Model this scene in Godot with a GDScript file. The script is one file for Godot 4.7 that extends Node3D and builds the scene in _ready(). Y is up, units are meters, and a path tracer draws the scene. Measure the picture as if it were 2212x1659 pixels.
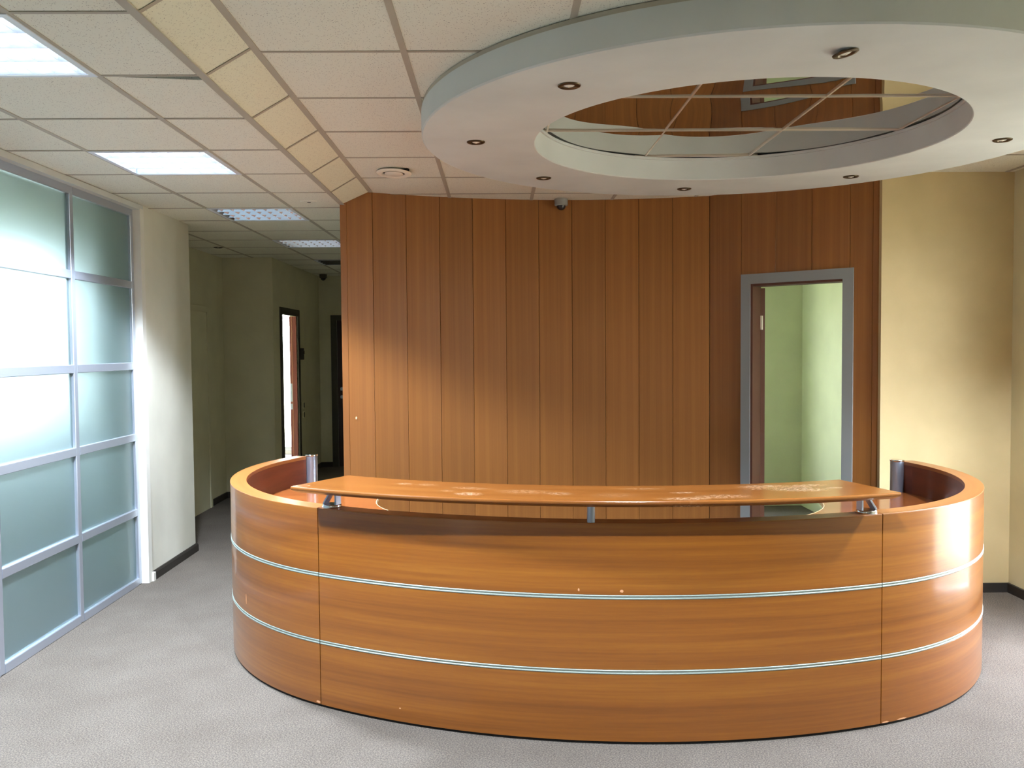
extends Node3D
# An empty office reception: curved wooden counter, wood-panelled curved wall, round dropped ceiling ring with mirrors.
# Plan coordinates: x to the right, d the depth from the camera (Godot z = -d), y up from the floor.

const CEIL_R := 2.709       # grid ceiling over the counter
const CEIL_L := 2.610       # lower grid ceiling along the glazed partition and the corridor
const TOP := 2.98           # walls run on behind the suspended ceilings
const RING_C := Vector2(1.160, 4.170)
const ARC_C := Vector2(0.6, 3.39)
const ARC_R := 3.2
const FLAT_A := Vector2(1.565, 6.440)
const FLAT_B := Vector2(2.470, 5.640)
const DESK_C := Vector2(0.717, 6.390)
const DESK_R := 2.91

var M := {}
var used := {}
var rng := RandomNumberGenerator.new()

# ---------------------------------------------------------------- mesh builder
class MB:
	var v := PackedVector3Array()
	var n := PackedVector3Array()
	var t := PackedVector2Array()

	static func p(a: Vector2, y: float) -> Vector3:
		return Vector3(a.x, y, -a.y)

	# corners counter-clockwise seen from outside; Godot wants clockwise
	func tri(a: Vector3, b: Vector3, c: Vector3, ua := Vector2.ZERO, ub := Vector2.ZERO, uc := Vector2.ZERO, na := Vector3.ZERO, nb := Vector3.ZERO, nc := Vector3.ZERO) -> void:
		var f := (b - a).cross(c - a)
		if f.length_squared() < 1e-18:
			return
		f = f.normalized()
		v.append_array([a, c, b])
		t.append_array([ua, uc, ub])
		n.append_array([f if na == Vector3.ZERO else na, f if nc == Vector3.ZERO else nc, f if nb == Vector3.ZERO else nb])

	func quad(a: Vector3, b: Vector3, c: Vector3, d: Vector3, ua := Vector2.ZERO, ub := Vector2.RIGHT, uc := Vector2.ONE, ud := Vector2.DOWN, ns: Array = []) -> void:
		if ns.is_empty():
			tri(a, b, c, ua, ub, uc)
			tri(a, c, d, ua, uc, ud)
		else:
			tri(a, b, c, ua, ub, uc, ns[0], ns[1], ns[2])
			tri(a, c, d, ua, uc, ud, ns[0], ns[2], ns[3])

	# upright prism over a plan polygon, heights y0..y1
	func prism(poly: PackedVector2Array, y0: float, y1: float, smooth := false) -> MB:
		var q := PackedVector2Array(poly)
		var area := 0.0
		for i in q.size():
			area += q[i].cross(q[(i + 1) % q.size()])
		if area < 0:
			q.reverse()
		var idx := Geometry2D.triangulate_polygon(q)
		for i in range(0, idx.size(), 3):
			var a := q[idx[i]]
			var b := q[idx[i + 1]]
			var c := q[idx[i + 2]]
			if (b - a).cross(c - a) < 0:
				var s := b
				b = c
				c = s
			tri(p(a, y1), p(b, y1), p(c, y1), a, b, c)
			tri(p(a, y0), p(c, y0), p(b, y0), a, c, b)
		var m := q.size()
		var nrm: Array[Vector2] = []
		for i in m:
			var e := (q[(i + 1) % m] - q[i]).normalized()
			nrm.append(Vector2(e.y, -e.x))
		var run := 0.0
		for i in m:
			var a := q[i]
			var b := q[(i + 1) % m]
			var l := a.distance_to(b)
			var na := nrm[i]
			var nb := nrm[i]
			if smooth:
				if nrm[i].dot(nrm[(i + m - 1) % m]) > 0.8:
					na = (nrm[i] + nrm[(i + m - 1) % m]).normalized()
				if nrm[i].dot(nrm[(i + 1) % m]) > 0.8:
					nb = (nrm[i] + nrm[(i + 1) % m]).normalized()
			var n0 := p(na, 0)
			var n1 := p(nb, 0)
			quad(p(a, y0), p(b, y0), p(b, y1), p(a, y1), Vector2(run, -y0), Vector2(run + l, -y0), Vector2(run + l, -y1), Vector2(run, -y1), [n0, n1, n1, n0])
			run += l
		return self

	func rect(x0: float, x1: float, d0: float, d1: float, y0: float, y1: float) -> MB:
		return prism(PackedVector2Array([Vector2(x0, d0), Vector2(x1, d0), Vector2(x1, d1), Vector2(x0, d1)]), y0, y1)

	# a profile (offset along the normal, height) swept along a plan path; profile counter-clockwise in (offset, height)
	func sweep(path: PackedVector2Array, norms: PackedVector2Array, prof: PackedVector2Array, closed := false, smooth_profile := false) -> MB:
		var k := prof.size()
		var area := 0.0
		for j in k:
			area += prof[j].cross(prof[(j + 1) % k])
		if area < 0:
			prof = prof.duplicate()
			prof.reverse()
		var along := PackedFloat32Array([0.0])
		for i in range(1, path.size() + (1 if closed else 0)):
			along.append(along[i - 1] + path[i % path.size()].distance_to(path[i - 1]))
		var pv := PackedFloat32Array([0.0])
		for j in k:
			pv.append(pv[j] + prof[j].distance_to(prof[(j + 1) % k]))
		var en: Array[Vector2] = []
		for j in k:
			var e := (prof[(j + 1) % k] - prof[j]).normalized()
			en.append(Vector2(e.y, -e.x))
		var t0 := p(path[1] - path[0], 0)
		var flip := t0.dot(p(norms[0], 0).cross(Vector3.UP)) < 0
		var count := path.size() if closed else path.size() - 1
		for i in count:
			var i2 := (i + 1) % path.size()
			for j in k:
				var j2 := (j + 1) % k
				var a := p(path[i] + norms[i] * prof[j].x, prof[j].y)
				var b := p(path[i] + norms[i] * prof[j2].x, prof[j2].y)
				var c := p(path[i2] + norms[i2] * prof[j2].x, prof[j2].y)
				var d := p(path[i2] + norms[i2] * prof[j].x, prof[j].y)
				var e0 := en[j]
				var e1 := en[j]
				if smooth_profile:
					if en[j].dot(en[(j + k - 1) % k]) > 0.7:
						e0 = (en[j] + en[(j + k - 1) % k]).normalized()
					if en[j].dot(en[j2]) > 0.7:
						e1 = (en[j] + en[j2]).normalized()
				var na := p(norms[i] * e0.x, e0.y)
				var nb := p(norms[i] * e1.x, e1.y)
				var nc := p(norms[i2] * e1.x, e1.y)
				var nd := p(norms[i2] * e0.x, e0.y)
				var ua := Vector2(along[i], pv[j])
				var ub := Vector2(along[i], pv[j + 1])
				var uc := Vector2(along[i + 1], pv[j + 1])
				var ud := Vector2(along[i + 1], pv[j])
				if flip:
					quad(a, d, c, b, ua, ud, uc, ub, [na, nd, nc, nb])
				else:
					quad(a, b, c, d, ua, ub, uc, ud, [na, nb, nc, nd])
		if not closed:
			var idx := Geometry2D.triangulate_polygon(prof)
			for at in [0, path.size() - 1]:
				for i in range(0, idx.size(), 3):
					var q: Array[Vector3] = []
					var uu: Array[Vector2] = []
					for s in 3:
						var o := prof[idx[i + s]]
						q.append(p(path[at] + norms[at] * o.x, o.y))
						uu.append(Vector2(along[at] + o.x, o.y))
					var outward := p(path[0] - path[1], 0) if at == 0 else p(path[at] - path[at - 1], 0)
					if (q[1] - q[0]).cross(q[2] - q[0]).dot(outward) < 0:
						tri(q[0], q[2], q[1], uu[0], uu[2], uu[1])
					else:
						tri(q[0], q[1], q[2], uu[0], uu[1], uu[2])
		return self

	# turned shape: profile (radius, height) from bottom to top on the outside
	func lathe(prof: PackedVector2Array, c := Vector3.ZERO, segs := 32, smooth := true) -> MB:
		var k := prof.size()
		var en: Array[Vector2] = []
		for j in k - 1:
			var e := (prof[j + 1] - prof[j]).normalized()
			en.append(Vector2(e.y, -e.x))
		for i in segs:
			var a0 := TAU * i / segs
			var a1 := TAU * (i + 1) / segs
			var r0 := Vector3(cos(a0), 0, -sin(a0))
			var r1 := Vector3(cos(a1), 0, -sin(a1))
			for j in k - 1:
				var e0 := en[j]
				var e1 := en[j]
				if smooth:
					if j > 0 and en[j].dot(en[j - 1]) > 0.75:
						e0 = (en[j] + en[j - 1]).normalized()
					if j < k - 2 and en[j].dot(en[j + 1]) > 0.75:
						e1 = (en[j] + en[j + 1]).normalized()
				var y0 := Vector3.UP * prof[j].y
				var y1 := Vector3.UP * prof[j + 1].y
				var ns := [r0 * e0.x + Vector3.UP * e0.y, r1 * e0.x + Vector3.UP * e0.y, r1 * e1.x + Vector3.UP * e1.y, r0 * e1.x + Vector3.UP * e1.y]
				quad(c + r0 * prof[j].x + y0, c + r1 * prof[j].x + y0, c + r1 * prof[j + 1].x + y1, c + r0 * prof[j + 1].x + y1, Vector2(float(i) / segs, 0), Vector2(float(i + 1) / segs, 0), Vector2(float(i + 1) / segs, 1), Vector2(float(i) / segs, 1), ns)
		return self

	# a box with chamfered long edges in any frame
	func bar(c: Vector3, ax: Vector3, ay: Vector3, az: Vector3, ch := 0.0) -> MB:
		var at := v.size()
		var hx := ax.length()
		var hy := ay.length()
		var hz := az.length()
		var ux := ax / hx
		var uy := ay / hy
		var uz := az / hz
		if ux.cross(uy).dot(uz) < 0:
			uz = -uz
		var oct: Array[Vector2] = []
		if ch > 0:
			oct.append_array([Vector2(hx - ch, -hy), Vector2(hx, -hy + ch), Vector2(hx, hy - ch), Vector2(hx - ch, hy), Vector2(-hx + ch, hy), Vector2(-hx, hy - ch), Vector2(-hx, -hy + ch), Vector2(-hx + ch, -hy)])
		else:
			oct.append_array([Vector2(hx, -hy), Vector2(hx, hy), Vector2(-hx, hy), Vector2(-hx, -hy)])
		var m := oct.size()
		var run := 0.0
		for i in m:
			var a := oct[i]
			var b := oct[(i + 1) % m]
			var pa := c + ux * a.x + uy * a.y
			var pb := c + ux * b.x + uy * b.y
			var l := a.distance_to(b)
			quad(pa - uz * hz, pb - uz * hz, pb + uz * hz, pa + uz * hz, Vector2(run, -hz), Vector2(run + l, -hz), Vector2(run + l, hz), Vector2(run, hz))
			run += l
			tri(c + uz * hz, pa + uz * hz, pb + uz * hz)
			tri(c - uz * hz, pb - uz * hz, pa - uz * hz)
		return self

	func tube(pts: PackedVector3Array, r: float, segs := 10) -> MB:
		for i in pts.size() - 1:
			var d := (pts[i + 1] - pts[i]).normalized()
			var s := d.cross(Vector3.UP if absf(d.y) < 0.9 else Vector3.RIGHT).normalized()
			var w := d.cross(s)
			for j in segs:
				var a0 := TAU * j / segs
				var a1 := TAU * (j + 1) / segs
				var n0 := s * cos(a0) + w * sin(a0)
				var n1 := s * cos(a1) + w * sin(a1)
				quad(pts[i] + n0 * r, pts[i] + n1 * r, pts[i + 1] + n1 * r, pts[i + 1] + n0 * r, Vector2.ZERO, Vector2.RIGHT, Vector2.ONE, Vector2.DOWN, [n0, n1, n1, n0])
				tri(pts[i], pts[i] + n1 * r, pts[i] + n0 * r)
				tri(pts[i + 1], pts[i + 1] + n0 * r, pts[i + 1] + n1 * r)
		return self

	func mesh() -> ArrayMesh:
		var a := []
		a.resize(Mesh.ARRAY_MAX)
		a[Mesh.ARRAY_VERTEX] = v
		a[Mesh.ARRAY_NORMAL] = n
		a[Mesh.ARRAY_TEX_UV] = t
		var am := ArrayMesh.new()
		am.add_surface_from_arrays(Mesh.PRIMITIVE_TRIANGLES, a)
		return am

# ---------------------------------------------------------------- scene helpers
func numbered(called: String) -> String:
	var k: int = used.get(called, 0)
	used[called] = k + 1
	return called if k == 0 else "%s_%03d" % [called, k]

func part(called: String, m, mat: Material, parent: Node, label := "") -> MeshInstance3D:
	var o := MeshInstance3D.new()
	o.name = called
	o.mesh = m.mesh() if m is MB else m
	o.material_override = mat
	o.cast_shadow = GeometryInstance3D.SHADOW_CASTING_SETTING_ON
	parent.add_child(o, true)
	if label:
		o.set_meta("label", label)
	return o

func thing(called: String, label: String, category: String, at := Vector3.ZERO, group := "", kind := "") -> Node3D:
	var o := Node3D.new()
	o.name = numbered(called)
	add_child(o)
	o.position = at
	meta(o, label, category, group, kind)
	return o

func meta(o: Node, label: String, category: String, group := "", kind := "") -> void:
	o.set_meta("label", label)
	o.set_meta("category", category)
	if group:
		o.set_meta("group", group)
	if kind:
		o.set_meta("kind", kind)

func struct(called: String, label: String, category: String, at := Vector3.ZERO) -> Node3D:
	return thing(called, label, category, at, "", "structure")

func solo(called: String, m: MB, mat: Material, label: String, category: String, group := "", kind := "") -> MeshInstance3D:
	var o := part(numbered(called), m, mat, self)
	meta(o, label, category, group, kind)
	return o

# slab from plan point a to b, thickness towards side (a plan vector), with holes [s0, s1, y0, y1]
func slab(m: MB, a: Vector2, b: Vector2, out: Vector2, y0: float, y1: float, holes: Array = []) -> MB:
	var l := a.distance_to(b)
	var t := (b - a) / l
	var cuts := [0.0, l]
	for h in holes:
		cuts.append_array([h[0], h[1]])
	cuts.sort()
	for i in cuts.size() - 1:
		var s0: float = cuts[i]
		var s1: float = cuts[i + 1]
		if s1 - s0 < 1e-5:
			continue
		var spans := [[y0, y1]]
		for h in holes:
			if s0 >= h[0] - 1e-5 and s1 <= h[1] + 1e-5:
				spans = []
				if h[2] > y0 + 1e-4:
					spans.append([y0, h[2]])
				if h[3] < y1 - 1e-4:
					spans.append([h[3], y1])
		for sp in spans:
			m.prism(PackedVector2Array([a + t * s0, a + t * s1, a + t * s1 + out, a + t * s0 + out]), sp[0], sp[1])
	return m

func arc(c: Vector2, r: float, a0: float, a1: float, n: int) -> Array:
	var pts := PackedVector2Array()
	var nor := PackedVector2Array()
	for i in n + 1:
		var a := deg_to_rad(lerpf(a0, a1, float(i) / n))
		var d := Vector2(cos(a), sin(a))
		pts.append(c + d * r)
		nor.append(d)
	return [pts, nor]

# ---------------------------------------------------------------- materials
func mat(c: Color, rough := 0.7, metal := 0.0) -> StandardMaterial3D:
	var m := StandardMaterial3D.new()
	m.albedo_color = c
	m.roughness = rough
	m.metallic = metal
	return m

func noise(freq: float, seed_: int, oct := 4, kind := FastNoiseLite.TYPE_SIMPLEX_SMOOTH) -> FastNoiseLite:
	var f := FastNoiseLite.new()
	f.noise_type = kind
	f.frequency = freq
	f.seed = seed_
	f.fractal_octaves = oct
	return f

func ntex(freq: float, seed_: int, lo: Color, hi: Color, oct := 4, size := 512) -> NoiseTexture2D:
	var t := NoiseTexture2D.new()
	t.width = size
	t.height = size
	t.seamless = true
	t.noise = noise(freq, seed_, oct)
	var g := Gradient.new()
	g.set_color(0, lo)
	g.set_color(1, hi)
	t.color_ramp = g
	return t

func tri(m: StandardMaterial3D, metres: float) -> StandardMaterial3D:
	m.uv1_triplanar = true
	m.uv1_world_triplanar = true
	m.uv1_scale = Vector3.ONE / metres
	return m

func paint(base: Color, rough := 0.75, seed_ := 1) -> StandardMaterial3D:
	var m := mat(Color.WHITE, rough)
	m.albedo_texture = ntex(0.006, seed_, base.darkened(0.05), base.lightened(0.03), 5)
	return tri(m, 1.7)

# grain stretched along u (or v), between three tones
func wood(w: int, h: int, along_u: bool, seed_: int, dark: Color, mid: Color, light: Color, marks: Array = []) -> ImageTexture:
	var layers: Array[PackedByteArray] = []
	for k in 4:
		var f := noise([0.012, 0.035, 0.11, 0.4][k], seed_ + k * 7, [3, 3, 2, 2][k])
		var im: Image
		var cut: int = [24, 40, 24, 12][k]
		if along_u:
			im = f.get_image(maxi(8, w / cut), h)
		else:
			im = f.get_image(w, maxi(8, h / cut))
		im.resize(w, h, Image.INTERPOLATE_CUBIC)
		im.convert(Image.FORMAT_L8)
		layers.append(im.get_data())
	var out := PackedByteArray()
	out.resize(w * h * 3)
	for i in w * h:
		var x := (layers[0][i] * 0.42 + layers[1][i] * 0.28 + layers[2][i] * 0.18 + layers[3][i] * 0.12) / 255.0
		x = clampf((x - 0.5) * 1.5 + 0.5, 0, 1)
		var c := dark.lerp(mid, x * 2) if x < 0.5 else mid.lerp(light, x * 2 - 1)
		out[i * 3] = int(c.r * 255)
		out[i * 3 + 1] = int(c.g * 255)
		out[i * 3 + 2] = int(c.b * 255)
	var img := Image.create_from_data(w, h, false, Image.FORMAT_RGB8, out)
	# marks: [u, v, half width, half height, colour, strength, seed], soft streaky blotches of dust or chipped veneer
	for k in marks:
		var f := noise(0.12, int(k[6]), 3)
		var cx: float = k[0] * w
		var cy: float = k[1] * h
		var rx: float = k[2] * w
		var ry: float = k[3] * h
		for y in range(maxi(0, int(cy - ry)), mini(h - 1, int(cy + ry)) + 1):
			for x in range(maxi(0, int(cx - rx)), mini(w - 1, int(cx + rx)) + 1):
				var e := 1.0 - Vector2((x - cx) / maxf(rx, 0.6), (y - cy) / maxf(ry, 0.6)).length()
				if e > 0:
					var s: float = minf(1.0, k[5] * 1.35) * clampf(e * 1.6, 0, 1)
					if k[7]:
						s *= clampf(f.get_noise_2d(x * 0.35, y * 2.5) * 4.0 + 0.15, 0, 1) * clampf(0.75 + f.get_noise_2d(x * 3.0 + 500.0, y * 6.0) * 1.8, 0, 1)
					img.set_pixel(x, y, img.get_pixel(x, y).lerp(k[4], clampf(s, 0, 1)))
	return ImageTexture.create_from_image(img)

func speckle() -> ImageTexture:
	var n := 512
	var img := Image.create(n, n, false, Image.FORMAT_RGB8)
	img.fill(Color(0.935, 0.93, 0.865))
	var r := RandomNumberGenerator.new()
	r.seed = 5
	for i in 2600:
		var x := r.randi_range(0, n - 1)
		var y := r.randi_range(0, n - 1)
		var g := r.randf_range(0.5, 0.74)
		var s := r.randi_range(1, 2)
		img.fill_rect(Rect2i(x, y, s, s), Color(g, g * 0.95, g * 0.86))
	return ImageTexture.create_from_image(img)

func make_materials() -> void:
	M.white_wall = paint(Color(0.90, 0.89, 0.83), 0.8, 2)
	M.yellow = paint(Color(0.83, 0.745, 0.55), 0.8, 3)
	M.cream = paint(Color(0.86, 0.82, 0.66), 0.8, 4)
	M.green = paint(Color(0.88, 0.91, 0.76), 0.8, 6)
	M.side_room = paint(Color(0.60, 0.66, 0.56), 0.8, 7)
	M.corridor = paint(Color(0.90, 0.88, 0.75), 0.85, 8)
	M.plaster = paint(Color(0.845, 0.865, 0.85), 0.85, 9)
	M.plenum = mat(Color(0.16, 0.15, 0.13), 0.95)
	M.tile = tri(mat(Color.WHITE, 0.92), 0.6)
	M.tile.albedo_texture = speckle()
	M.slope_tile = tri(mat(Color(1.0, 1.0, 0.97), 0.92), 0.6)
	M.slope_tile.albedo_texture = M.tile.albedo_texture
	M.gridbar = mat(Color(0.72, 0.69, 0.62), 0.6)
	M.crossbar = mat(Color(0.70, 0.67, 0.60), 0.6)
	M.chrome_bar = mat(Color(0.95, 0.9, 0.84), 0.3, 0.7)
	M.mirror = mat(Color(0.8, 0.8, 0.78), 0.0, 1.0)
	M.aluminium = mat(Color(0.76, 0.79, 0.84), 0.38, 0.75)
	M.inlay = mat(Color(0.62, 0.66, 0.62), 0.5, 0.5)
	M.steel = mat(Color(0.66, 0.7, 0.76), 0.33, 0.85)
	M.chrome = mat(Color(0.86, 0.87, 0.88), 0.1, 1.0)
	M.louvre = mat(Color(0.92, 0.94, 0.97), 0.25, 1.0)
	M.louvre_lit = mat(Color(0.95, 0.96, 0.98), 0.45, 0.25)
	M.lamp_white = mat(Color(0.9, 0.92, 0.94), 0.4)
	M.tube = mat(Color(0.92, 0.93, 0.92), 0.35)
	M.tube_lit = mat(Color(0.95, 0.96, 0.98), 0.4)
	M.tube_lit.emission_enabled = true
	M.tube_lit.emission = Color(0.86, 0.93, 1.0)
	M.tube_lit.emission_energy_multiplier = 10.0
	M.bezel = mat(Color(0.34, 0.29, 0.22), 0.3, 0.8)
	M.lens = mat(Color(0.98, 0.98, 0.95), 0.15)
	M.frosted = mat(Color(0.82, 0.93, 0.94, 0.06), 0.32)
	M.frosted.transparency = BaseMaterial3D.TRANSPARENCY_ALPHA
	M.frosted.refraction_enabled = true
	M.frosted.refraction_scale = 0.05
	M.pane = mat(Color(0.95, 1.0, 0.98, 0.06), 0.02)
	M.pane.transparency = BaseMaterial3D.TRANSPARENCY_ALPHA
	M.window_frame = mat(Color(0.85, 0.86, 0.86), 0.45)
	M.frame_grey = mat(Color(0.56, 0.57, 0.56), 0.5)
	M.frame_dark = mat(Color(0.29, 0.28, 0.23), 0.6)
	M.baseboard = mat(Color(0.17, 0.15, 0.13), 0.6)
	M.dark = mat(Color(0.05, 0.045, 0.04), 0.8)
	M.dome = mat(Color(0.06, 0.06, 0.06), 0.06)
	M.dome.clearcoat_enabled = true
	M.camera_body = mat(Color(0.6, 0.6, 0.57), 0.5)
	M.plastic = mat(Color(0.97, 0.94, 0.86), 0.45)
	M.edge = mat(Color(0.88, 0.78, 0.6), 0.5)
	# carpet
	var c := tri(mat(Color.WHITE, 0.98), 0.42)
	c.albedo_texture = ntex(0.09, 21, Color(0.285, 0.262, 0.233), Color(0.555, 0.515, 0.468), 4, 512)
	c.normal_enabled = true
	var nt := NoiseTexture2D.new()
	nt.width = 512
	nt.height = 512
	nt.seamless = true
	nt.as_normal_map = true
	nt.bump_strength = 5.0
	nt.noise = noise(0.16, 23, 3)
	c.normal_texture = nt
	c.normal_scale = 0.7
	c.detail_enabled = true
	c.detail_blend_mode = BaseMaterial3D.BLEND_MODE_MUL
	c.detail_uv_layer = BaseMaterial3D.DETAIL_UV_2
	c.uv2_triplanar = true
	c.uv2_world_triplanar = true
	c.uv2_scale = Vector3.ONE / 2.6
	c.detail_albedo = ntex(0.012, 27, Color(0.92, 0.91, 0.90), Color(1.0, 1.0, 1.0), 5, 512)
	M.carpet = c
	# wall laminate: fine upright grain
	M.wall_wood = []
	for k in 4:
		var w := mat(Color.WHITE, 0.5)
		w.albedo_texture = M.wall_wood[0].albedo_texture if k > 0 else wood(384, 1024, false, 31, Color(0.565, 0.35, 0.14), Color(0.605, 0.382, 0.158), Color(0.645, 0.415, 0.18), [])
		w.albedo_color = Color(1, 1, 1).darkened([0.0, 0.03, 0.015, 0.05][k])
		M.wall_wood.append(w)
	M.wall_trim = mat(Color(0.59, 0.37, 0.16), 0.5)
	# desk veneer: long horizontal grain; chips at the places where the veneer is knocked off
	var chip := Color(0.85, 0.62, 0.45)
	var L := 6.94
	var v := mat(Color.WHITE, 0.3)
	v.albedo_texture = wood(2048, 512, true, 41, Color(0.465, 0.255, 0.06), Color(0.56, 0.325, 0.083), Color(0.65, 0.415, 0.122), [])
	v.clearcoat_enabled = true
	v.clearcoat = 0.7
	v.clearcoat_roughness = 0.13
	M.veneer = v
	var r := mat(Color.WHITE, 0.3)
	r.albedo_texture = wood(1024, 128, true, 47, Color(0.55, 0.335, 0.165), Color(0.625, 0.40, 0.205), Color(0.69, 0.465, 0.255), [])
	M.rim = r
	M.inner_wood = mat(Color.WHITE, 0.4)
	M.inner_wood.albedo_texture = wood(512, 256, true, 53, Color(0.36, 0.17, 0.09), Color(0.43, 0.21, 0.11), Color(0.5, 0.26, 0.14), [])
	M.worktop = mat(Color.WHITE, 0.14)
	M.worktop.albedo_texture = wood(512, 256, true, 57, Color(0.52, 0.28, 0.14), Color(0.6, 0.34, 0.17), Color(0.67, 0.4, 0.2), [])
	M.worktop.uv1_scale = Vector3(0.3, 0.7, 1)
	var dust := Color(0.93, 0.86, 0.78)
	var marks := []
	# u from the left end, v from the front edge (0) to the back edge (1)
	for q in [[0.165, 0.7, 0.022, 0.1, 0.5], [0.21, 0.72, 0.03, 0.12, 0.35], [0.27, 0.4, 0.02, 0.1, 0.35], [0.315, 0.25, 0.03, 0.14, 0.85], [0.30, 0.62, 0.05, 0.12, 0.4], [0.40, 0.5, 0.06, 0.2, 0.35],
			[0.46, 0.42, 0.03, 0.13, 0.5], [0.55, 0.35, 0.05, 0.2, 0.25], [0.60, 0.78, 0.05, 0.1, 0.35], [0.655, 0.12, 0.05, 0.12, 0.75], [0.665, 0.5, 0.03, 0.07, 0.9], [0.715, 0.22, 0.06, 0.16, 0.6],
			[0.82, 0.78, 0.06, 0.15, 0.7], [0.86, 0.55, 0.06, 0.2, 0.8], [0.90, 0.72, 0.05, 0.12, 0.7], [0.88, 0.42, 0.05, 0.12, 0.5], [0.80, 0.62, 0.03, 0.08, 0.5], [0.93, 0.5, 0.02, 0.06, 0.8], [0.02, 0.15, 0.004, 0.03, 0.8]]:
		marks.append([q[0], q[1], q[2], q[3], dust, q[4], marks.size() + 70, true])
	M.shelf = mat(Color.WHITE, 0.2)
	M.shelf.albedo_texture = wood(2048, 256, true, 61, Color(0.49, 0.285, 0.115), Color(0.55, 0.335, 0.145), Color(0.61, 0.385, 0.17), marks)
	M.shelf_edge = mat(Color(0.72, 0.43, 0.16), 0.25)
	M.leaf_red = mat(Color(0.55, 0.27, 0.2), 0.45)
	M.leaf_brown = mat(Color(0.46, 0.29, 0.21), 0.5)
	M.leaf_dark = mat(Color(0.2, 0.09, 0.07), 0.5)
	M.reveal = mat(Color(0.36, 0.2, 0.13), 0.55)
	M.chip = mat(chip, 0.7)
	M.bright_room = paint(Color(0.93, 0.92, 0.88), 0.8, 15)

# ---------------------------------------------------------------- build
func _ready() -> void:
	rng.seed = 11
	# camera
	var cam := Camera3D.new()
	cam.name = "camera"
	cam.transform = Transform3D(Basis(Vector3(0.999820, -0.008084, 0.017193), Vector3(0.008781, 0.999128, -0.040828), Vector3(-0.016847, 0.040971, 0.999018)).orthonormalized(), Vector3(0, 1.612, 0))
	cam.fov = 47.28
	cam.near = 0.05
	cam.far = 200.0
	add_child(cam)
	cam.current = true
	# sky: bright hazy daylight
	var sky := ProceduralSkyMaterial.new()
	sky.sky_top_color = Color(0.88, 0.92, 1.0)
	sky.sky_horizon_color = Color(0.96, 0.975, 1.0)
	sky.ground_horizon_color = Color(0.62, 0.66, 0.60)
	sky.ground_bottom_color = Color(0.50, 0.50, 0.46)
	sky.sky_curve = 0.2
	sky.sky_energy_multiplier = 1.0
	sky.ground_energy_multiplier = 1.0
	var env := Environment.new()
	env.background_mode = Environment.BG_SKY
	env.sky = Sky.new()
	env.sky.sky_material = sky
	env.background_energy_multiplier = 30.0
	env.tonemap_mode = Environment.TONE_MAPPER_LINEAR
	env.tonemap_exposure = 1.22
	env.sdfgi_enabled = true
	env.ssao_enabled = true
	env.ssil_enabled = true
	var we := WorldEnvironment.new()
	we.name = "environment"
	we.environment = env
	add_child(we)
	make_materials()
	build_shell()
	build_wood_wall()
	build_ceiling()
	build_ring()
	build_partition()
	build_corridor()
	build_desk()
	build_fittings()

# window set in a wall hole: frame bars and panes; a..b along the wall in plan, y0..y1
func window(called: String, label: String, a: Vector2, b: Vector2, y0: float, y1: float, lights: int) -> void:
	var w := struct(called, label, "window", Vector3((a.x + b.x) / 2, y0, -(a.y + b.y) / 2))
	var base := w.position
	var t := (b - a).normalized()
	var up := Vector3.UP * 0.03
	var t3 := MB.p(t, 0)
	var n3 := t3.cross(Vector3.UP)
	var l := a.distance_to(b)
	for y in [y0 + 0.03, y1 - 0.03]:
		part("window_frame", MB.new().bar(MB.p((a + b) / 2, y) - base, n3 * 0.03, up, t3 * l / 2, 0.004), M.window_frame, w)
	for i in lights + 1:
		var at := MB.p(a + t * clampf(l * i / lights, 0.03, l - 0.03), (y0 + y1) / 2) - base
		part("window_frame", MB.new().bar(at, n3 * 0.03, t3 * 0.03, Vector3.UP * ((y1 - y0) / 2 - 0.06), 0.004), M.window_frame, w)
	for i in lights:
		var at := MB.p(a + t * l * (i + 0.5) / lights, (y0 + y1) / 2) - base
		part("pane", MB.new().bar(at, n3 * 0.003, t3 * (l / lights / 2 - 0.03), Vector3.UP * ((y1 - y0) / 2 - 0.06)), M.pane, w)

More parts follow.
